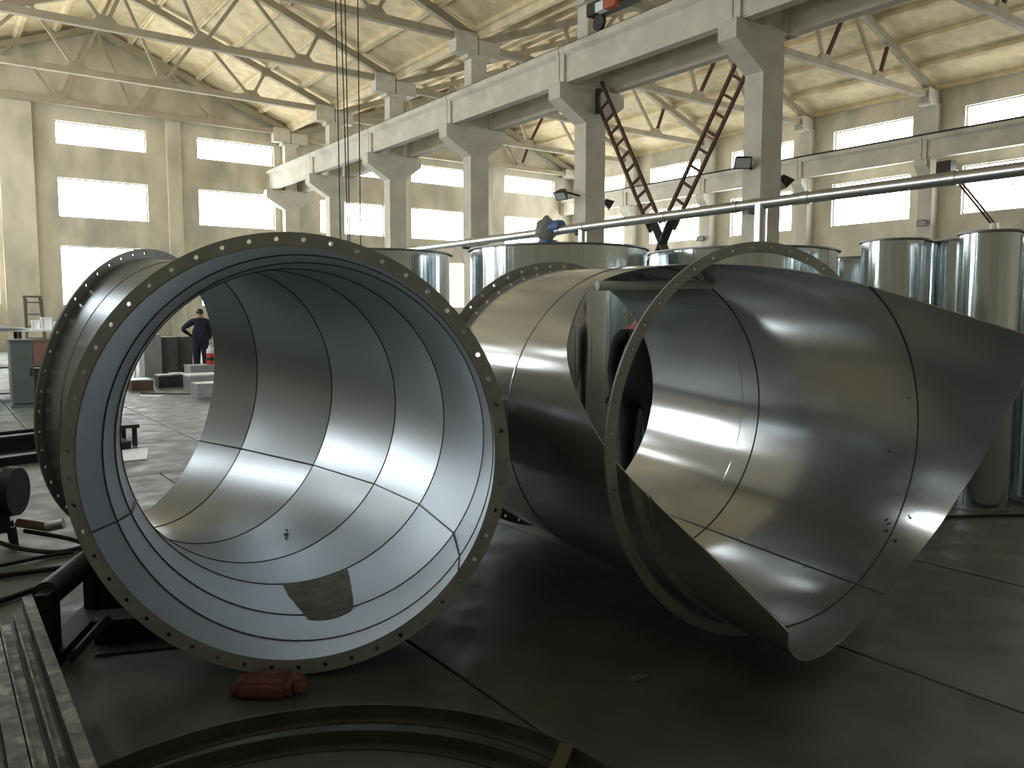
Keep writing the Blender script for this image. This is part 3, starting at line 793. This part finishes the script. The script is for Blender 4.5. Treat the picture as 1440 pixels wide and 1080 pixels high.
# red sack stuffed under the front flange
def lumpy(name, m, c, size, rz, seed, amp, parent=None, tilt=0):
    bm = bmesh.new(); bmesh.ops.create_cube(bm, size=1.0)
    bmesh.ops.bevel(bm, geom=list(bm.edges), offset=.14, segments=2, affect='EDGES')
    bmesh.ops.subdivide_edges(bm, edges=list(bm.edges), cuts=2, use_grid_fill=True)
    for v in bm.verts:
        p = Vector((v.co.x * size[0], v.co.y * size[1], v.co.z * size[2]))
        d = Vector((noise.noise(p * 9 + Vector((seed, 0, 0))), noise.noise(p * 9 + Vector((0, seed, 5))), noise.noise(p * 9 + Vector((3, 0, seed)))))
        p += d * amp
        if v.co.z < -.45: p.z = -size[2] / 2
        v.co = p
    me = bpy.data.meshes.new(name); bm.to_mesh(me); bm.free()
    me.polygons.foreach_set('use_smooth', [True] * len(me.polygons)); me.materials.append(M[m])
    o = bpy.data.objects.new(name, me); COL.objects.link(o); o.location = c; o.rotation_euler = (0, tilt, rz)
    if parent: o.parent = parent
    return o
bag = thing('red_sack', 'faded red sack wedged under the front flange of the big elbow', 'sack', (1.11, 3.29, 0), rz=radians(-35.9))
lumpy('sack_body', 'red_cloth', (-.02, -.01, .034), (.25, .16, .066), 0, 1.3, .014, bag)
lumpy('tied_end', 'red_cloth', (.14, -.04, .048), (.065, .065, .05), .3, 4.1, .014, bag)

# hoses and a motor at the left edge
def hose(pts, r, label):
    P = [Vector(p) for p in pts]; out = []
    for i in range(len(P) - 1):
        a, b_, c, d = P[max(i - 1, 0)], P[i], P[i + 1], P[min(i + 2, len(P) - 1)]
        for k in range(8):
            t = k / 8
            out.append(.5 * ((2 * b_) + (c - a) * t + (2 * a - 5 * b_ + 4 * c - d) * t * t + (3 * b_ - a - 3 * c + d) * t * t * t))
    out.append(P[-1])
    return tag(MB().tube(out, r, 8).build('hose', 'black', smooth=True), label, 'hose')
hose([(-.1, 5.75, .02), (.25, 5.70, .02), (.50, 5.66, .02), (.62, 5.62, .02), (.60, 5.42, .02), (.42, 5.28, .02), (.15, 5.12, .02), (-.15, 5.0, .02)], .018, 'thick black hose bent in a hairpin on the floor left of the elbow')
hose([(.30, 6.35, .08), (.45, 6.22, .03), (.62, 6.05, .02), (.74, 6.05, .02), (.80, 6.18, .02), (.70, 6.30, .05), (.48, 6.45, .10)], .016, 'thin black hose looped beside the black motor')
hose([(.05, 6.0, .02), (.25, 5.92, .02), (.55, 5.98, .02), (.72, 5.98, .02)], .012, 'thin black cable crossing below the black motor')
hose([(6.3, 3.75, .015), (6.04, 3.82, .015), (5.91, 3.31, .015), (6.5, 3.0, .015), (6.95, 2.72, .015), (7.3, 2.45, .015), (7.9, 2.3, .015)], .012, 'black cable lying on the floor below the slim ducts')
mo = thing('motor', 'black motor with two round end bells standing at the left picture edge', 'motor', (.32, 6.6, 0))
MB().tube([(.20, 6.62, .38), (.42, 6.48, .38)], .12, 20).build('body', 'black', mo, smooth=True)
MB().tube([(.40, 6.49, .38), (.46, 6.455, .38)], [.175, .165], 24).build('end_bell', 'black', mo, smooth=True)
MB().tube([(.16, 6.645, .38), (.22, 6.61, .38)], [.155, .165], 24).build('end_bell', 'black', mo, smooth=True)
MB().box(.24, .40, 6.45, 6.65, .10, .27).build('gearbox', 'dark_steel', mo)
for x, y in ((.22, 6.45), (.42, 6.42), (.24, 6.68), (.42, 6.66)):
    MB().bar((x, y, 0), (x * .9 + .03, y * .9 + .655, .14), .035, .035).build('foot', 'black', mo)
MB().tube([(.44, 6.42, .17), (.60, 6.30, .14)], .03, 12).build('valve_body', 'brown', mo, smooth=True)
MB().tube([(.60, 6.30, .14), (.70, 6.25, .16)], .035, 12).build('coupling', 'sheet_metal', mo, smooth=True)
for i, (p, q) in enumerate((((2.46, 2.46), 20), ((5.35, 2.75), 40))):
    a = radians(q); x, y = p
    tag(MB().add([(x - .05, y - .02, .001), (x + .05, y - .025, .004), (x + .06, y + .02, .002), (x - .04, y + .025, .006), (x - .05, y - .02, .002), (x + .05, y - .025, .005), (x + .06, y + .02, .003), (x - .04, y + .025, .007)],
              [(0, 1, 2, 3), (7, 6, 5, 4), (0, 4, 5, 1), (1, 5, 6, 2), (2, 6, 7, 3), (3, 7, 4, 0)]).build('paper_scrap', 'film'),
        ['pale paper scrap on the dark floor between elbow and branch duct', 'pale paper scrap on the floor right of the branch duct'][i], 'paper')

# ------------------------------------------------------------------ the far left side of the hall
beams = ((11.55, .16, 'farthest'), (10.75, .20, 'middle'), (9.85, .10, 'nearest'))
for y, h, w in beams:
    t = thing('steel_beam', '%s of three dark steel beams on the floor behind the big elbow' % w, 'beam', (.3, y, 0), 'steel beams on the floor')
    MB().bar((-1.6, y - .55, h * .45), (1.9, y + .55, h * .45), .05, h * .8).build('web', 'black', t)
    MB().bar((-1.6, y - .55, h * .94), (1.9, y + .55, h * .94), .14, h * .12).build('upper_flange', 'dark_steel', t)
    MB().bar((-1.6, y - .55, h * .05), (1.9, y + .55, h * .05), .14, h * .10).build('lower_flange', 'dark_steel', t)
cab = thing('steel_cabinet', 'tall narrow grey steel cabinet at the left picture edge', 'cabinet', (1.32, 16.3, 0))
MB().box(1.13, 1.47, 16.1, 16.6, .04, 1.14).build('carcass', 'grey_paint', cab)
MB().box(1.11, 1.49, 16.08, 16.62, 1.14, 1.17).build('top', 'grey_paint', cab)
dr_ = MB().box(1.14, 1.46, 16.07, 16.1, .08, 1.1).build('door', 'grey_paint', cab)
MB().box(1.40, 1.42, 16.05, 16.075, .55, .68).build('handle', 'dark_steel', dr_, off=cab.location)
MB().box(1.11, 1.49, 16.08, 16.62, 0, .05).build('plinth', 'grey_paint', cab)
rk = thing('storage_rack', 'long dark rack with a pale top board along the far left floor', 'rack', (1.2, 18, 0))
for x in (.2, 1.4, 2.7):
    for y in (17.55, 18.45): MB().box(x - .03, x + .03, y - .03, y + .03, 0, 1.28).build('post', 'dark_steel', rk)
MB().box(.1, 2.9, 17.5, 18.5, 1.28, 1.32).build('top_board', 'white', rk)
MB().box(.15, 2.8, 17.55, 18.45, .60, .63).build('shelf', 'dark_steel', rk)
MB().box(.15, 2.8, 17.55, 18.45, .12, .15).build('shelf', 'dark_steel', rk)
def crate(name, x0, x1, y0, y1, z0, z1, m, label, cat='box', lid=None):
    t = thing(name, label, cat, ((x0 + x1) / 2, (y0 + y1) / 2, z0))
    w = .02
    b = MB().box(x0, x1, y0, y1, z0, z1 - .03); b.build('body', m, t)
    MB().box(x0 - .012, x1 + .012, y0 - .012, y1 + .012, z1 - .03, z1).build('lid', lid or m, t)
    for x in (x0, x1): MB().box(x - .012, x + .012, y0 - .014, y0, z0, z1 - .03).build('corner_strip', m, t)
    return t
crate('crate', .35, .95, 17.66, 18.1, .63, 1.20, 'brown', 'brown crate on the rack shelf behind the narrow cabinet')
crate('crate', 1.55, 2.1, 17.6, 18.1, .63, 1.12, 'brown', 'brown crate on the rack shelf right of the narrow cabinet')
crate('crate', 1.5, 2.2, 17.6, 18.2, .15, .55, 'dark_steel', 'dark crate on the lowest rack shelf right of the cabinet')
crate('crate', .3, 1.0, 17.6, 18.2, .15, .56, 'dark_steel', 'dark crate on the lowest rack shelf left of the cabinet')
crate('parcel', .45, .70, 17.75, 18.0, 1.405, 1.49, 'white', 'white parcel on the rack top at the left edge')
tag(MB().add([(.1, 17.3, 1.34), (1.0, 17.3, 1.36), (1.55, 17.5, 1.33), (1.5, 18.4, 1.34), (.1, 18.4, 1.38), (.1, 17.3, 1.35), (1.0, 17.3, 1.40), (1.55, 17.5, 1.335), (1.5, 18.4, 1.345), (.1, 18.4, 1.40)],
             [(0, 1, 2, 3, 4), (9, 8, 7, 6, 5), (0, 5, 6, 1), (1, 6, 7, 2), (2, 7, 8, 3), (3, 8, 9, 4), (4, 9, 5, 0)]).build('plastic_sheet', 'white'), 'white plastic sheet spread over the rack top', 'sheet')
for i, (x, z, s) in enumerate(((1.68, 1.32, .12), (1.86, 1.32, .16), (2.03, 1.32, .10))):
    crate('carton', x - s / 2, x + s / 2, 17.7, 17.7 + s, z, z + s * 1.4, 'white', ['small white carton, left of three by the ladder', 'tallest white carton, middle of three by the ladder', 'smallest white carton, right of three by the ladder'][i], 'box')
lad = thing('step_ladder', 'old wooden step ladder leaning behind the rack against the end wall side', 'ladder', (2.05, 21.2, 0))
for s in (-1, 1):
    MB().bar((2.02 + s * .20, 21.0, 0), (1.98 + s * .15, 21.35, 2.0), .05, .03).build('front_rail', 'old_wood', lad)
    MB().bar((2.10 + s * .22, 21.9, 0), (2.02 + s * .15, 21.45, 1.95), .04, .03).build('rear_rail', 'old_wood', lad)
for k in range(7):
    z = .25 + k * .27; q = z / 2.0
    MB().bar((2.02 - .04 * q - (.20 - .05 * q), 21.0 + .35 * q, z), (2.02 - .04 * q + (.20 - .05 * q), 21.0 + .35 * q, z), .08, .03).build('step', 'old_wood', lad)
MB().box(1.80, 2.17, 21.30, 21.50, 1.98, 2.02).build('top_step', 'old_wood', lad)

# sheet-metal boxes round the worker, seen through the elbow
crate('metal_cabinet', 4.97, 5.36, 22.6, 23.2, 0, 1.0, 'grey_paint', 'grey metal cabinet with strip edges left of the worker', 'cabinet')
crate('metal_cabinet', 5.42, 5.82, 22.9, 23.5, 0, 1.0, 'grey_paint', 'dark grey metal cabinet just behind the worker', 'cabinet')
crate('metal_cabinet', 4.52, 4.92, 22.4, 23.1, 0, 1.08, 'sheet_metal', 'plain pale grey metal cabinet, leftmost of three near the worker', 'cabinet')
crate('duct_box', 4.80, 5.50, 19.0, 19.6, 0, .44, 'sheet_metal', 'flat grey duct box directly in front of the worker')
crate('duct_box', 4.34, 4.60, 18.7, 19.1, 0, .30, 'dark_steel', 'dark open duct box with a white lid on the floor', 'box', 'white')
crate('duct_box', 4.05, 4.29, 18.7, 19.1, 0, .28, 'dark_steel', 'small dark duct box left of the white-lidded one', 'box', 'sheet_metal')
crate('duct_box', 3.45, 3.85, 18.4, 19.0, 0, .22, 'brown', 'low brown box on the floor, leftmost in the elbow opening', 'box', 'sheet_metal')
crate('duct_box', 4.40, 5.00, 17.5, 18.1, 0, .34, 'sheet_metal', 'grey duct box with a bright lid in the front row by the worker', 'box', 'white')
crate('duct_box', 4.12, 4.60, 15.9, 16.4, 0, .28, 'sheet_metal', 'nearest grey duct box on the floor in the elbow opening')
can = thing('spray_canister', 'red and white canister standing on the duct box beside the worker', 'canister', (5.30, 19.25, .44))
MB().lathe([(0, 0), (.085, 0), (.085, .26), (0, .26)], 20, (5.30, 19.25, .44)).build('body', 'red', can, smooth=True)
MB().lathe([(.085, .26), (.085, .33), (.035, .40), (.035, .44), (0, .44)], 20, (5.30, 19.25, .44)).build('neck', 'white', can, smooth=True)
MB().lathe([(.0865, .10), (.0865, .17)], 20, (5.30, 19.25, .44)).build('label_band', 'black', can, smooth=True)
MB().tube([(5.30, 19.25, .88), (5.30, 19.25, 1.0), (5.36, 19.25, 1.04)], .02, 8).build('nozzle', 'sheet_metal', can)
tr = thing('trestle', 'thin white trestle standing left of the metal cabinets', 'trestle', (4.0, 21.0, 0))
MB().bar((4.0, 21.0, 0), (4.05, 21.0, .75), .035, .035).build('leg', 'white', tr)
MB().bar((3.7, 21.0, 0), (4.05, 21.0, .75), .035, .035).build('leg', 'white', tr)
MB().bar((4.0, 20.6, .74), (4.1, 21.4, .74), .05, .05).build('rail', 'white', tr)
tag(MB().prism([(3.35, 17.2), (3.75, 16.9), (3.6, 16.6), (3.3, 16.9)], 'z', 0, .01).build('paper_sheet', 'white'), 'white paper sheet on the floor in the elbow opening', 'paper')
tag(MB().prism([(1.55, 10.3), (2.08, 10.3), (1.90, 9.5), (1.50, 9.5)], 'z', 0, .012).build('white_panel', 'white'), 'white panel on the floor behind the elbow far flange', 'panel')
wt = thing('low_table', 'low black steel table beside the white floor panel', 'table', (1.7, 10.9, 0))
MB().box(1.2, 2.05, 10.6, 11.4, .22, .26).build('top', 'dark_steel', wt)
for x in (1.25, 2.0):
    for y in (10.65, 11.35): MB().box(x - .025, x + .025, y - .025, y + .025, 0, .22).build('leg', 'dark_steel', wt)
hose([(3.45, 17.6, .01), (4.1, 16.9, .01), (4.4, 16.6, .01), (5.3, 16.75, .01)], .012, 'thin dark cable stretched on the floor in front of the duct boxes')

# right wall: braced bracket and slanting pipes
sp = thing('slanting_pipes', 'pair of slanting brown pipes below the right wall girder', 'pipe', (34.5, 16, 5))
for d in (0, .14):
    MB().tube([(34.6, 16.9 - d, 7.4), (34.5, 15.1 - d, 5.1)], .045, 10).build('pipe', 'rust', sp, smooth=True)
MB().box(34.3, 34.75, 16.75, 17.35, 7.3, 7.9).build('junction_box', 'black', sp)
MB().tube([(34.5, 15.05, 5.2), (34.5, 15.0, .02)], .16, 14).build('lower_pipe', 'white', sp, smooth=True)

# ------------------------------------------------------------------ people
def person(name, label, loc, rz, pose, body_m, legs_m, collar=None, bulk=1.0):
    t = thing(name, label, 'person', loc, rz=rz)
    J = dict(pelvis=(0, 0, .96), chest=(0, 0, 1.22), neck0=(0, 0, 1.44), neck1=(0, -.01, 1.53), head=(0, -.02, 1.62), crown=(0, -.015, 1.71),
             shl=(-.19, 0, 1.41), shr=(.19, 0, 1.41), hipl=(-.10, 0, .90), hipr=(.10, 0, .90), knl=(-.11, -.02, .50), knr=(.11, -.02, .50), anl=(-.11, .02, .09), anr=(.11, .02, .09),
             tol=(-.13, -.15, .035), tor=(.13, -.15, .035))
    J.update(pose)
    Rr = dict(pelvis=(.165, .115), chest=(.175, .115), neck0=(.10, .08), neck1=(.055, .055), head=(.076, .092), crown=(.055, .068), shl=(.075, .075), shr=(.075, .075),
              ell=(.05, .05), elr=(.05, .05), wrl=(.034, .034), wrr=(.034, .034), hipl=(.10, .10), hipr=(.10, .10), knl=(.068, .068), knr=(.068, .068), anl=(.05, .05), anr=(.05, .05), tol=(.042, .035), tor=(.042, .035))
    for k_ in ('pelvis', 'chest', 'shl', 'shr', 'ell', 'elr', 'hipl', 'hipr', 'knl', 'knr', 'anl', 'anr'):
        Rr[k_] = tuple(q_ * bulk * (1.12 if bulk > 1 and k_[0] in 'hka' else 1) for q_ in Rr[k_])
    E = [('pelvis', 'chest'), ('chest', 'neck0'), ('neck0', 'neck1'), ('neck1', 'head'), ('head', 'crown'), ('neck0', 'shl'), ('neck0', 'shr'), ('shl', 'ell'), ('shr', 'elr'), ('ell', 'wrl'), ('elr', 'wrr'),
         ('pelvis', 'hipl'), ('pelvis', 'hipr'), ('hipl', 'knl'), ('hipr', 'knr'), ('knl', 'anl'), ('knr', 'anr'), ('anl', 'tol'), ('anr', 'tor')]
    for s in ('l', 'r'):                                    # palm and five fingers on each hand
        w = Vector(J['wr' + s]); d = (w - Vector(J['el' + s])).normalized(); u = d.cross(Vector((0, 1, 0)) if abs(d.y) < .8 else Vector((1, 0, 0))).normalized()
        pk = 'pa' + s; J[pk] = tuple(w + d * .06); Rr[pk] = (.036, .020); E.append(('wr' + s, pk))
        for i in range(5):
            o = (i - 2) * .018; ln = (.05, .075, .082, .076, .06)[i]
            a, c = pk + 'a%d' % i, pk + 'b%d' % i
            J[a] = tuple(w + d * (.03 if i == 0 else .085) + u * (o - (.012 if i == 0 else 0))); J[c] = tuple(Vector(J[a]) + d * ln + u * (-.03 if i == 0 else 0) + Vector((0, -.012, -.012)))
            Rr[a] = Rr[c] = (.0095, .0095); E += [(pk, a), (a, c)]
    keys = list(J); idx = {k: i for i, k in enumerate(keys)}
    me = bpy.data.meshes.new('body'); me.from_pydata([J[k] for k in keys], [(idx[a], idx[b_]) for a, b_ in E], []); me.update()
    o = bpy.data.objects.new('body', me); COL.objects.link(o); o.parent = t
    sk = o.modifiers.new('skin', 'SKIN'); sk.use_smooth_shade = True
    for k in keys:
        v = me.skin_vertices[0].data[idx[k]]; v.radius = Rr[k]; v.use_root = (k == 'pelvis')
    ss = o.modifiers.new('sub', 'SUBSURF'); ss.levels = 2; ss.render_levels = 2
    # clothing colours by height and limb, so the body stays one surface
    m = bpy.data.materials.new(name + '_clothes'); m.use_nodes = True; nt = m.node_tree; n = nt.nodes; l = nt.links; bs = n['Principled BSDF']; bs.inputs['Roughness'].default_value = .9
    tc = n.new('ShaderNodeTexCoord'); sx = n.new('ShaderNodeSeparateXYZ'); l.new(tc.outputs['Object'], sx.inputs[0])
    rp_ = n.new('ShaderNodeValToRGB'); rp_.color_ramp.interpolation = 'CONSTANT'; mr = n.new('ShaderNodeMath'); mr.operation = 'MULTIPLY'; mr.inputs[1].default_value = .5
    l.new(sx.outputs['Z'], mr.inputs[0]); l.new(mr.outputs[0], rp_.inputs['Fac'])
    el = rp_.color_ramp.elements; el[0].position = 0; el[0].color = (.01, .01, .01, 1); el[1].position = .04; el[1].color = (*legs_m, 1)
    e = el.new(.47); e.color = (*body_m, 1)
    if collar: e = el.new(.735); e.color = (*collar, 1)
    e = el.new(.755); e.color = (.40, .23, .15, 1)
    l.new(rp_.outputs['Color'], bs.inputs['Base Color']); me.materials.append(m)
    # face, ears and hair
    h = Vector(J['head'])
    b = MB(); vs = []; fs = []
    for i in range(9):
        for j in range(18):
            th, p = pi * .62 * i / 8, 2 * pi * j / 18
            dd = Vector((sin(th) * cos(p), sin(th) * sin(p), cos(th))); low = 1 if dd.y > -.25 else (.0 if th > 1.0 else 1)
            vs.append((h.x + dd.x * .086, h.y + .012 + dd.y * .100, h.z + .035 + dd.z * (.093 if low else .093) + (0 if low else .04)))
    for i in range(8):
        for j in range(18): fs.append((i * 18 + j, i * 18 + (j + 1) % 18, (i + 1) * 18 + (j + 1) % 18, (i + 1) * 18 + j))
    b.add(vs, fs).build('hair', 'hair', t, smooth=True, off=(0, 0, 0))
    for s in (-1, 1):
        MB().tube([(h.x + s * .082, h.y + .01, h.z - .03), (h.x + s * .090, h.y + .015, h.z + .0), (h.x + s * .082, h.y + .015, h.z + .03)], [.008, .013, .010], 8).build('ear', 'skin', t, smooth=True, off=(0, 0, 0))
        MB().tube([(h.x + s * .031, h.y - .093, h.z + .008), (h.x + s * .031, h.y - .100, h.z + .008)], .008, 8).build('eye', 'black', t, off=(0, 0, 0))
    MB().tube([(h.x, h.y - .09, h.z + .012), (h.x, h.y - .118, h.z - .022), (h.x, h.y - .095, h.z - .030)], [.008, .014, .008], 8).build('nose', 'skin', t, smooth=True, off=(0, 0, 0))
    MB().tube([(h.x - .022, h.y - .088, h.z - .055), (h.x, h.y - .096, h.z - .055), (h.x + .022, h.y - .088, h.z - .055)], .006, 6).build('mouth', 'pink_cloth', t, smooth=True, off=(0, 0, 0))
    return t
# worker seen from behind through the elbow, left hand on the hip
person('person', 'person in dark navy workwear seen from behind with one hand on the hip', (5.72, 21.6, 0.0), radians(180 - 14),
       dict(ell=(-.24, .02, 1.13), wrl=(-.21, -.08, .90), elr=(.44, .06, 1.22), wrr=(.24, -.10, 1.06)), (.012, .016, .03), (.012, .016, .03), None, 1.3)
person('person', 'person in black clothes and pink collar standing behind the branch duct', (4.86, 4.86, 0.0), radians(-60),
       dict(ell=(-.26, .03, 1.12), wrl=(-.20, -.12, .95), elr=(.26, .03, 1.12), wrr=(.20, -.12, .95)), (.008, .008, .009), (.008, .008, .009), (.42, .12, .13))
